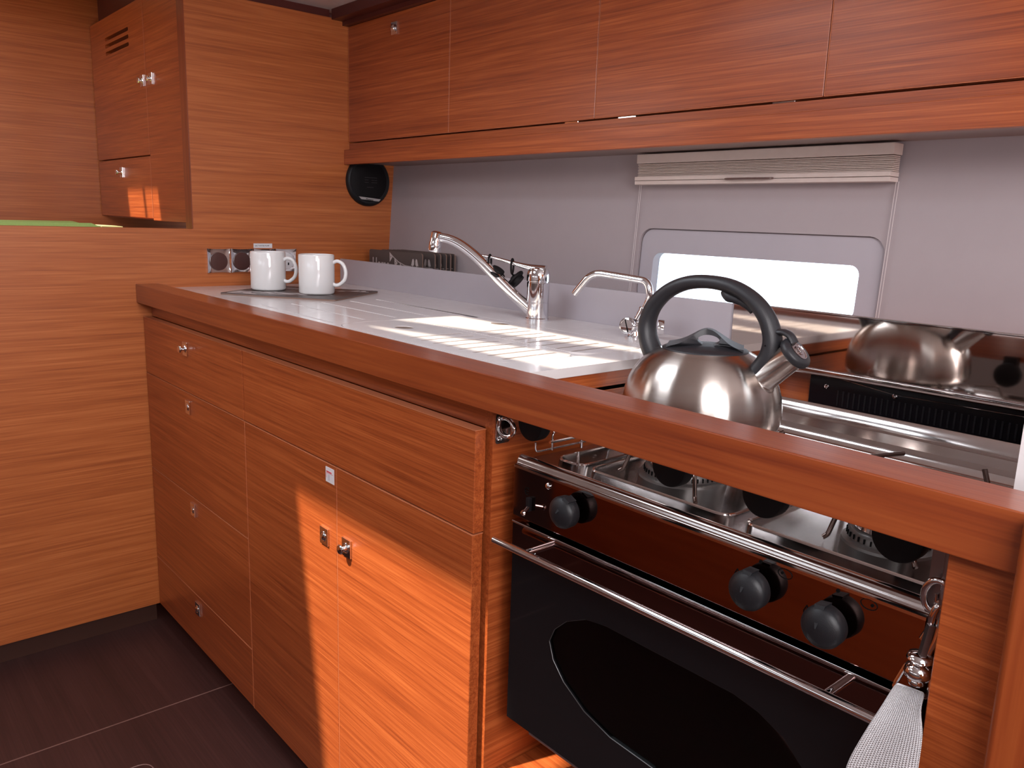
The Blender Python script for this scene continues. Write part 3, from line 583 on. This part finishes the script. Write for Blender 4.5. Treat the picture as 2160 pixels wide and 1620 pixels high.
# =============================================================== COOKER
ck = thing('cooker', 'stainless marine gas cooker with black glass oven door', 'cooker', (1.69, 0.28, 0.28))
OX0, OX1 = 1.433, 1.9595
b = MB(); b.box(OX0 + 0.008, OX1 - 0.008, 0.06, 0.52, 0.40, 0.41).box(OX0 + 0.006, OX0 + 0.012, 0.05, 0.52, 0.40, 0.755).box(OX1 - 0.012, OX1 - 0.006, 0.05, 0.52, 0.40, 0.755).box(OX0 + 0.008, OX1 - 0.008, 0.51, 0.52, 0.40, 0.755).box(OX0 + 0.012, OX1 - 0.012, 0.05, 0.51, 0.63, 0.645); b.build('casing', STEEL, ck)
ofl = MB(); ofl.plate([(1.46, 0.062), (1.935, 0.062), (1.935, 0.49), (1.46, 0.49)], [[(1.595 + 0.022 * math.cos(2 * PI * i / 24), 0.20 + 0.022 * math.sin(2 * PI * i / 24)) for i in range(24)], [(1.70 + 0.018 * math.cos(2 * PI * i / 24), 0.12 + 0.018 * math.sin(2 * PI * i / 24)) for i in range(24)]], 0.002, lambda u, v, w: (u, v, 0.446 + w)); ofl.build('oven_floor', mat('oven_steel', (0.55, 0.5, 0.48), 0.35, 0.6), ck)
MB().tube(fillet([(1.50, 0.08, 0.52), (1.50, 0.47, 0.52), (1.90, 0.47, 0.52), (1.90, 0.08, 0.52), (1.50, 0.08, 0.52)], 0.01), 0.002, 8).build('oven_rack', STEEL, ck)
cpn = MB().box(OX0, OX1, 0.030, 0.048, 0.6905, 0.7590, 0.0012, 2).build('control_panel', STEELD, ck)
# hob top with rolled front
prof = [(0.0295, 0.7570), (0.0295, 0.7600), (0.0335, 0.7608), (0.0355, 0.7625), (0.0355, 0.7655), (0.038, 0.7700), (0.0425, 0.7722), (0.0470, 0.7705), (0.0495, 0.7665), (0.054, 0.7640), (0.47, 0.7640), (0.478, 0.7660), (0.482, 0.7740), (0.492, 0.7760), (0.500, 0.7775), (0.504, 0.7900), (0.512, 0.7920), (0.516, 0.8060), (0.521, 0.8100), (0.525, 0.8090), (0.525, 0.755)]
hb = MB(); hb.plate(prof, [], OX1 - OX0, lambda u, v, w: (OX0 + w, u, v)); hb.build('hob_top', HOB, ck, sharp=50)
# raised panel ridges and burner wells
mb = MB()
for x0, x1, y0, y1 in ((1.455, 1.50, 0.085, 0.43), (1.515, 1.725, 0.085, 0.43), (1.745, 1.945, 0.085, 0.43)):
    mb.tube([(u, v, 0.7643) for u, v in rrect(x0, x1, y0, y1, 0.015)], 0.0022, 8, closed=True)
mb.tube([(1.90 + 0.032 * math.cos(a), 0.40 + 0.03 * math.sin(a), 0.7645) for a in [2 * PI * i / 32 for i in range(32)]], 0.003, 8, closed=True)
mb.build('hob_ridges', HOB, ck)
def burner(x, y, r):
    o = MB().lathe([(r * 1.12, 0.0), (r * 1.10, 0.003), (r * 0.98, 0.005), (r * 0.96, 0.012), (r * 0.92, 0.0145), (0.4 * r, 0.0145)], (x, y, 0.7638), seg=64).build('burner', ENAM, ck)
    n = int(r * 900); mb = MB()
    for i in range(n):
        a = 2 * PI * i / n; c = Vector((x + r * 0.965 * math.cos(a), y + r * 0.965 * math.sin(a), 0.7728)); mb.box(-0.0015, 0.0015, -0.0006, 0.0006, -0.0025, 0.0025, mx=Matrix.Translation(c) @ Matrix.Rotation(a, 4, 'Z'))
    mb.build('gas_slots', INK, o)
    MB().lathe([(r * 0.80, 0.0), (r * 0.84, 0.002), (r * 0.82, 0.0065), (r * 0.74, 0.0085), (0, 0.0092)], (x, y, 0.7783), seg=64).build('burner_cap', STEEL, o)
burner(1.603, 0.165, 0.050); burner(1.868, 0.158, 0.041); burner(1.56, 0.40, 0.033)
def grate(pts, name='pan_support', r=0.0031): return MB().tube(fillet(pts, 0.008, 4), r, 10).build(name, WIRE, ck, sharp=60)
GZ = 0.7965
for cxg, cyg, rr in ((1.603, 0.165, 0.098), (1.868, 0.158, 0.080)):
    for a in (45, 135, 225, 315):
        c, s_ = math.cos(math.radians(a)), math.sin(math.radians(a))
        if a == 225 or (cxg > 1.8 and a == 315): rr2 = rr * 0.75
        else: rr2 = rr
        grate([(cxg + rr2 * c * 1.10, cyg + rr2 * s_ * 1.10, 0.7665), (cxg + rr2 * c * 1.02, cyg + rr2 * s_ * 1.02, 0.7700), (cxg + rr2 * c * 0.9, cyg + rr2 * s_ * 0.9, GZ - 0.003), (cxg + rr * c * 0.32, cyg + rr * s_ * 0.32, GZ - 0.003)], r=0.0026)
grate([(1.46, 0.235, 0.766), (1.46, 0.235, GZ), (1.615, 0.238, GZ), (1.637, 0.290, GZ), (1.648, 0.318, GZ + 0.012)])
grate([(1.46, 0.320, 0.766), (1.46, 0.320, GZ), (1.60, 0.322, GZ), (1.62, 0.345, GZ + 0.010)])
grate([(1.651, 0.300, GZ + 0.008), (1.655, 0.285, GZ - 0.015), (1.655, 0.285, 0.766)])
grate([(1.776, 0.391, GZ + 0.0015), (1.748, 0.314, GZ + 0.0015), (1.748, 0.312, 0.766)], r=0.0030)
grate([(1.648, 0.318, 0.788), (1.700, 0.315, 0.788), (1.748, 0.3135, 0.790)], r=0.0022)
grate([(1.893, 0.323, GZ + 0.023), (1.9015, 0.319, GZ + 0.002), (1.860, 0.305, GZ - 0.001), (1.80, 0.275, GZ - 0.004)], r=0.0030)
# fiddle wires of the hob, left end
def wire(pts, r=0.0016, closed=False): return MB().tube(fillet(pts, 0.01, 4), r, 8).build('hob_rail_wire', STEEL, ck, sharp=60)
wire([(1.440, 0.060, 0.7865), (1.440, 0.060, 0.7735), (1.440, 0.50, 0.7735), (1.440, 0.50, 0.815)])
wire([(1.449, 0.078, 0.786), (1.449, 0.45, 0.786)], 0.0022)
wire([(1.446, 0.085, 0.7735), (1.446, 0.085, 0.80), (1.446, 0.50, 0.80)])
for y in (0.14, 0.20): wire([(1.447, y, 0.768), (1.447, y, 0.80)], 0.0022)
wire([(1.505, 0.075, 0.7645), (1.505, 0.075, 0.7875)], 0.0022)
# oven door
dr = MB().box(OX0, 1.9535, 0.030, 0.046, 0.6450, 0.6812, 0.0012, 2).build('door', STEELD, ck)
WIN = [(1.607, 0.6015), (1.785, 0.6015), (1.815, 0.596), (1.845, 0.583), (1.868, 0.562), (1.878, 0.535), (1.868, 0.508), (1.84, 0.485), (1.80, 0.469), (1.75, 0.461), (1.69, 0.458), (1.623, 0.461), (1.578, 0.473), (1.54, 0.495), (1.519, 0.517), (1.5105, 0.540), (1.519, 0.560), (1.540, 0.580), (1.572, 0.596)]
WIN = WIN[::-1]
MB().plate([(OX0, 0.391), (1.9535, 0.391), (1.9535, 0.6448), (OX0, 0.6448)], [WIN], 0.0035, lambda u, v, w: (u, 0.0318 + w, v)).build('door_glass', BLACKG, dr, smooth=False)
MB().plate([(1.50, 0.45), (1.89, 0.45), (1.89, 0.61), (1.50, 0.61)], [], 0.002, lambda u, v, w: (u, 0.0356 + w, v)).build('window_pane', OVENG, dr)
MB().tube([(u, 0.0325, v) for u, v in WIN], 0.0006, 6, closed=True).build('window_rim', mat('rim_grey', (0.05, 0.045, 0.045), 0.3), dr)
MB().box(OX0, 1.9535, 0.0285, 0.046, 0.6812, 0.6840, 0.0010, 2).build('door_top_edge', STEEL, dr)
MB().tube([(OX0, 0.0295, 0.6452), (1.9535, 0.0295, 0.6452)], 0.0007, 6).build('glass_bead', STEEL, dr)
MB().tube([(1.4285, 0.003, 0.6600), (1.9455, 0.003, 0.6655)], 0.0050, 20).build('handle_bar', CHROME, dr)
for x in (1.488, 1.894): MB().cyl((x, 0.030, 0.6606 + (x - 1.488) * 0.0106), (x, 0.0045, 0.6606 + (x - 1.488) * 0.0106), 0.0046, 20).build('handle_post', CHROME, dr)
MB().box(1.47, 1.95, 0.040, 0.056, 0.379, 0.3905, 0.001).build('base_bar', STEEL, ck)
# knobs
for x, z, a in ((1.5445, 0.7310, 25), (1.8022, 0.7290, 0), (1.8805, 0.7240, -8)):
    k = MB().lathe([(0.0060, 0), (0.0060, 0.007), (0.0185, 0.0078), (0.0196, 0.0095), (0.0200, 0.0195), (0.0190, 0.0225), (0.0155, 0.0262), (0.009, 0.0288), (0, 0.0298)], (x, 0.030, z), (0, -1, 0), 48).build('knob', BLACK, cpn, sharp=60)
    ar = math.radians(a); up = Vector((math.sin(ar), 0, math.cos(ar))); sd_ = Vector((up.z, 0, -up.x)); c = Vector((x, 0.030, z))
    mb = MB(); mb.plate([(-0.0052, 0.0212), (0.0052, 0.0212), (0.0006, 0.002), (-0.0006, 0.002)], [], 1.0, lambda u, v, w: tuple(c + sd_ * u + up * v + Vector((0, -0.0095 - w * (0.0125 + 0.0104 * (1 - v / 0.0212)), 0)))); mb.build('pointer', BLACK, k)
def mark(mb, x, z, a, b):
    mb.tube([(x + a * math.cos(t), 0.0297, z + b * math.sin(t)) for t in [2 * PI * i / 20 for i in range(20)]], 0.0004, 5, closed=True)
mb = MB()
for x, z, f in ((1.8292, 0.7513, 1), (1.9112, 0.7526, -1)):
    mark(mb, x, z, 0.0075, 0.0048); mb.cyl((x - 0.003 * f, 0.0300, z), (x - 0.003 * f, 0.0293, z), 0.0014, 12)
for x, z in ((1.8025, 0.7542), (1.8823, 0.7545)): mb.cyl((x, 0.0300, z), (x, 0.0293, z), 0.0018, 12)
for x, z in ((1.7775, 0.7325), (1.8545, 0.7235), (1.7905, 0.706), (1.866, 0.7005)):
    for s_ in (-1, 1): mb.tube([(x + s_ * 0.0022, 0.0297, z - 0.004), (x + s_ * 0.0026, 0.0297, z), (x, 0.0297, z + 0.0055)], 0.0005, 5)
mb.tube([(1.4598 + 0.004 * math.cos(t), 0.0297, 0.7305 + 0.005 * math.sin(t)) for t in [math.radians(a) for a in range(40, 330, 20)]], 0.0005, 5); mb.tube([(1.4565, 0.0297, 0.7305), (1.4625, 0.0297, 0.7305)], 0.0005, 5)
mb.build('markings', INK, cpn)
mb = MB().lathe([(0.0045, 0), (0.004, 0.002), (0.0025, 0.0032), (0, 0.0034)], (1.4995, 0.030, 0.7483), (0, -1, 0), 24); mb.build('screw', CHROME, cpn)
ig = MB().box(1.4640, 1.4705, 0.024, 0.030, 0.706, 0.7245, 0.001).build('igniter', BLACKS, cpn)
MB().tube([(1.4690, 0.024, 0.712), (1.4735, 0.012, 0.7085)], 0.0022, 10).lathe([(0, -0.003), (0.003, -0.002), (0.004, 0), (0.003, 0.002), (0, 0.003)], (1.4735, 0.012, 0.7085), (0, -1, 0), 16).build('igniter_tip', STEEL, ig)
# gimbal bracket right
MB().box(1.9610, 1.9725, 0.018, 0.024, 0.770, 0.8350, 0.001).box(1.9735, 1.977, 0.010, 0.020, 0.770, 0.8350, 0.001).build('side_bracket', mat('dull_steel', (0.24, 0.17, 0.16), 0.35, 0.9), ck)

# =============================================================== STRAP
sn = thing('snap_hook', 'steel swivel snap hook hanging beside the cooker', 'hook', (1.972, -0.008, 0.79))
def P(u, v, y):
    p = unp(u, v, y)
    if y > -0.004: p.x = min(p.x, 1.9765)
    return p
y_ = 0.012
MB().tube([P(1976 + 27 * math.cos(t), 1257 + 33 * math.sin(t), y_ + 0.003 * math.sin(t)) for t in [2 * PI * i / 28 for i in range(28)]], 0.0030, 12, closed=True).build('shackle_ring', STEEL, sn)
MB().tube(fillet([P(1990, 1236, y_ + 0.004), P(1988, 1268, y_ + 0.004), P(1975, 1270, y_ + 0.004), P(1976, 1252, y_ + 0.004)], 0.002, 3), 0.0016, 10).build('shackle_pin', STEEL, sn)
MB().tube(fillet([P(1946, 1348, y_), P(1962, 1325, y_), P(1966, 1300, y_ - 0.002), P(1978, 1277, y_ - 0.002), P(1992, 1285, y_ + 0.002), P(1990, 1320, y_), P(1972, 1352, y_), P(1958, 1378, y_)], 0.004, 4), 0.0030, 12).build('hook', STEEL, sn)
mb = MB(); a, b_ = P(1964, 1318, y_ - 0.003), P(1945, 1382, y_ - 0.003); mb.tube([a, b_], 0.0036, 4); mb.build('gate', mat('grey_gate', (0.20, 0.17, 0.17), 0.3, 0.9), sn)
a, b_ = P(1944, 1376, y_), P(1934, 1432, y_)
MB().lathe([(0.002, 0), (0.0095, 0.002), (0.0108, 0.006), (0.0075, 0.009), (0.0055, 0.0105), (0.010, 0.013), (0.0112, 0.018), (0.0100, 0.022), (0.005, 0.0235), (0.0068, 0.026), (0.006, 0.029), (0, 0.030)], a, b_ - a, 28).build('swivel', STEEL, sn, sharp=60)
MB().tube(fillet([P(1921, 1400, y_), P(1912, 1402, y_), P(1889, 1440, y_), P(1886, 1452, y_), P(1958, 1472, y_), P(1966, 1440, y_), P(1962, 1420, y_), P(1948, 1404, y_)], 0.004, 4), 0.0021, 10).build('strap_loop', STEEL, sn)
ws = MB(); uvl = []
rows = [(1891, 1437, 1952, 1462, .002), (1876, 1460, 1955, 1475, -.002), (1860, 1488, 1954, 1500, -.008), (1836, 1523, 1950, 1540, -.016), (1812, 1563, 1945, 1580, -.019), (1784, 1610, 1938, 1625, -.020), (1775, 1665, 1930, 1680, -.020)]
bm2 = ws.bm; uv = bm2.loops.layers.uv.new('UVMap'); G = []
NC = 10
for ri, (ua, va, ub, vb, dy) in enumerate(rows):
    row = []
    for c in range(NC + 1):
        t_ = c / NC; row.append(bm2.verts.new(P(ua + (ub - ua) * t_, va + (vb - va) * t_, y_ - 0.004 + dy + 0.0035 * math.sin(t_ * PI * 1.2 + ri * 0.25))))
    G.append(row)
for r_i in range(len(rows) - 1):
    for c in range(NC):
        f = bm2.faces.new((G[r_i][c], G[r_i][c + 1], G[r_i + 1][c + 1], G[r_i + 1][c]))
        for lp, (cc, rr_) in zip(f.loops, ((c, r_i), (c + 1, r_i), (c + 1, r_i + 1), (c, r_i + 1))): lp[uv].uv = (cc / NC, rr_ / 6)
so = ws.build('safety_strap', WEB); so.modifiers.new('s', 'SOLIDIFY').thickness = 0.0018
tag(so, 'white woven webbing strap hanging from the snap hook', 'strap')
ss = so.modifiers.new('sub', 'SUBSURF'); ss.levels = 2; ss.render_levels = 2

# =============================================================== KETTLE
KX, KY, KZ = 1.555, 0.258, 0.8005
ke = thing('kettle', 'brushed steel whistling kettle with black arched handle', 'kettle', (KX, KY, KZ), math.radians(5))
KM = parent_world(ke)
body = [(0, 0.0), (0.078, 0.0), (0.083, 0.001), (0.086, 0.005), (0.092, 0.0105), (0.1005, 0.0140), (0.1045, 0.0165), (0.1062, 0.022), (0.1068, 0.030), (0.1062, 0.042), (0.1040, 0.056), (0.0995, 0.070), (0.0930, 0.083), (0.0845, 0.094), (0.0750, 0.1025), (0.0665, 0.1080), (0.0610, 0.1105), (0.0590, 0.1120), (0.0570, 0.1105), (0, 0.1105)]
MB().lathe(body, seg=128, mx=KM).build('body', BRUSH, ke, sharp=55)
# lid with an arched grip
def K(x, y, z): return KM @ Vector((x, y, z))
def ptrans(mb_, fn):
    for v in mb_.bm.verts: v.co = fn(v.co)
lidb = MB().lathe([(0.0565, 0.1100), (0.0572, 0.1120), (0.0560, 0.1135), (0.045, 0.1165), (0.025, 0.1190), (0, 0.1195)], seg=96, mx=KM).build('lid', HANDLE, ke, sharp=60)
n1 = 48; top = []; bot = []
gb = MB(); G = []; ga = math.radians(28)
def KG(x, y, z): return K(x * math.cos(ga) - y * math.sin(ga), x * math.sin(ga) + y * math.cos(ga), z)
xs_ = [-0.050 + 0.100 * i / n1 for i in range(n1 + 1)]
def gh(x): return 0.1165 + 0.0235 * math.exp(-((x - 0.002) / 0.0275) ** 2) 
outer = [(x, gh(x)) for x in xs_] + [(0.050, 0.1145), (-0.050, 0.1145)]
hole_ = [(0.004 + 0.0150 * math.cos(2 * PI * i / 24), 0.1255 + 0.0072 * math.sin(2 * PI * i / 24)) for i in range(24)]
gb.plate(outer, [hole_], 1.0, lambda u, v, w: tuple(KG(u, (w - 0.5) * (0.016 + 0.034 * min(1, abs(u) / 0.04) ** 1.5 * (1 - 0.65 * max(0, (abs(u) - 0.03) / 0.02)) + 0.020 * max(0, (0.1395 - v) / 0.0225) * (1 if abs(u) > 0.018 else 0.5)), v)))
gr = gb.build('grip', HANDLE, lidb, sharp=50)
hp = smooth_path([K(x * 1.11, 0, z) for x, z in ((-0.070, 0.090), (-0.0795, 0.106), (-0.0855, 0.124), (-0.0850, 0.144), (-0.0755, 0.166), (-0.0560, 0.1860), (-0.0300, 0.1985), (0.0, 0.2020), (0.0300, 0.1980), (0.0560, 0.1850), (0.0750, 0.1650), (0.0845, 0.142), (0.0850, 0.122), (0.0790, 0.104), (0.0700, 0.090))], 5)
nh = len(hp)
yk = KM.to_3x3() @ Vector((0, 1, 0))
rads = []
for i in range(nh):
    t_ = abs(i / (nh - 1) * 2 - 1); rads.append(0.0090 + 0.0048 * t_ ** 1.2)
MB().tube(hp, 0.011, 24, rad=rads, flat=1.30, up=yk).build('handle', HANDLE, ke, sharp=70)
tr = MB().tube(smooth_path([K(0.020, 0, 0.1920), K(0.028, 0, 0.1855), K(0.040, 0, 0.1825), K(0.054, 0, 0.1770), K(0.064, 0, 0.1690)], 4), 0.006, 14, rad=[0.004, 0.005, 0.006, 0.0065, 0.007, 0.007, 0.0065, 0.006, 0.006, 0.0055, 0.005, 0.005, 0.005, 0.0045, 0.004, 0.004, 0.004][:17], up=yk).build('trigger', HANDLE, ke)
for x, z in ((0.0, 0.0),): MB().cyl(K(0.0935, -0.0140, 0.130), K(0.0935, -0.0168, 0.130), 0.0010, 12).build('pin', BLACKS, ke)
sdv = Vector((0.71, 0, 0.69)).normalized()
s0 = Vector((0.0725, 0, 0.0710)); KR = KM.to_3x3()
MB().lathe([(0.0215, 0.012), (0.0210, 0.0185), (0.0190, 0.0215), (0.0178, 0.024), (0.0174, 0.068), (0.0178, 0.0695), (0.0165, 0.070), (0.0155, 0.068), (0.0150, 0.02)], K(*s0), KR @ sdv, 48).build('spout', BRUSH, ke, sharp=50)
ce_ = s0 + sdv * 0.0702
cap = MB().lathe([(0.0150, -0.004), (0.0155, 0), (0.0205, 0.0004), (0.0218, 0.0020), (0.0218, 0.0075), (0.0200, 0.0100), (0.0140, 0.0112), (0.0135, 0.0105), (0, 0.0105)], K(*ce_), KR @ sdv, 48).build('whistle_cap', HANDLE, ke, sharp=50)
c1 = ce_ + sdv * 0.0105
MB().lathe([(0.0132, 0), (0.0132, 0.0010), (0.0118, 0.0012), (0.0112, 0.0004), (0.007, 0.0004), (0.0065, 0.0014), (0.0035, 0.0016), (0.003, 0.0004), (0, 0.0004)], K(*c1), KR @ sdv, 40).build('medallion', STEEL, cap)
MB().tube(fillet([K(0.098, 0, 0.1470), K(0.1110, 0, 0.1480), K(0.1190, 0, 0.1440), K(0.1240, 0, 0.1360)], 0.006, 4), 0.0042, 12, flat=2.0, up=yk).build('cap_lever', HANDLE, cap)

# =============================================================== SALOON BEYOND THE BULKHEAD
hl = thing('louvred_locker', 'tall teak locker with three louvre slots beyond the cut-away bulkhead', 'locker', (-0.5, 0.35, 1.04))
LY = 0.16
MB().box(-0.938, -0.0475, LY + 0.019, 0.55, 1.040, 1.664).build('carcass', W_X, hl)
vents = [slot((-0.766, z), (-0.532, z), 0.011) for z in (1.5985, 1.5775, 1.5555)]
d = MB(); d.plate([(-0.9345, 1.2290), (-0.3870, 1.2290), (-0.3870, 1.6630), (-0.9345, 1.6630)], vents, 0.018, lambda u, v, w: (u, LY + w, v)); dl = d.build('door', W_X2, hl)
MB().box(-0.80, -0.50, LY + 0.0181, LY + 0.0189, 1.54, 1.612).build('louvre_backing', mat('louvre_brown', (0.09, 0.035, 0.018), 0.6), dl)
MB().box(-0.3885, -0.3865, LY - 0.0003, LY + 0.017, 1.2290, 1.6630).build('veneer_edge', W_EDGE, dl)
latch(dl, -0.4160, 1.4385, y=LY, out=0.012)
d = MB().box(-0.3840, -0.0480, LY, LY + 0.018, 1.0380, 1.6630, 0.0008, 1).build('door', W_X2, hl)
latch(d, -0.3390, 1.4370, y=LY, out=0.012)
d = MB().box(-0.9345, -0.3870, LY, LY + 0.018, 1.0440, 1.2225, 0.0008, 1).build('drop_flap', W_X2, hl)
MB().box(-0.3885, -0.3865, LY - 0.0003, LY + 0.017, 1.0440, 1.2225).box(-0.9345, -0.387, LY - 0.0003, LY + 0.017, 1.2225, 1.2238).build('veneer_edge', W_EDGE, d)
latch(d, -0.672, 1.1835, y=LY, out=0.016)
sb = thing('sideboard', 'teak sideboard standing under the louvred locker', 'sideboard', (-0.5, 0.35, FZ))
MB().box(-0.938, -0.047, 0.12, 0.58, FZ, 0.985).build('carcass', W_X, sb)
MB().box(-0.938, -0.047, 0.10, 0.58, 0.9855, 1.0010, 0.002).build('top', W_X2, sb)
ct = thing('saloon_table', 'teak saloon table hidden behind the half-height bulkhead', 'table', (-0.5, -0.5, FZ))
MB().box(-0.90, -0.12, -1.05, 0.085, 0.975, 0.9950, 0.004).build('top', W_X, ct)
for y in (-0.85, -0.1): MB().box(-0.56, -0.48, y - 0.04, y + 0.04, FZ, 0.975, 0.006).build('leg', W_Z, ct)
gc = MB(); n = 26; Gx = []
for i in range(n + 1):
    row = []
    for j in range(9):
        y = -0.62 + (0.62 + 0.020 - 0.030 * (j / 8)) * i / n; x = -0.70 + 0.40 * j / 8
        row.append(gc.bm.verts.new((x, y, 1.0245 + 0.0018 * math.sin(9 * y + j) + 0.0025 * (0.5 + x + 0.5) - (0.010 if i == n else 0))))
    Gx.append(row)
for i in range(n):
    for j in range(8): gc.bm.faces.new((Gx[i][j], Gx[i][j + 1], Gx[i + 1][j + 1], Gx[i + 1][j]))
r = bmesh.ops.extrude_face_region(gc.bm, geom=gc.bm.faces[:])
for vv in [g_ for g_ in r['geom'] if isinstance(g_, bmesh.types.BMVert)]: vv.co.z = 0.9955
bmesh.ops.recalc_face_normals(gc.bm, faces=gc.bm.faces)
tag(gc.build('green_cloth', GREEN), 'folded green cloth lying just beyond the half-height bulkhead', 'cloth')
tag(MB().plate([(-0.62, 0.026), (-0.42, 0.024), (-0.40, 0.076), (-0.50, 0.080), (-0.60, 0.060)], [], 0.0225, lambda u, v, w: (u, v, 0.9955 + w)).build('paper_stack', PALEG), 'pale yellow-green paper lying beside the green cloth', 'paper')
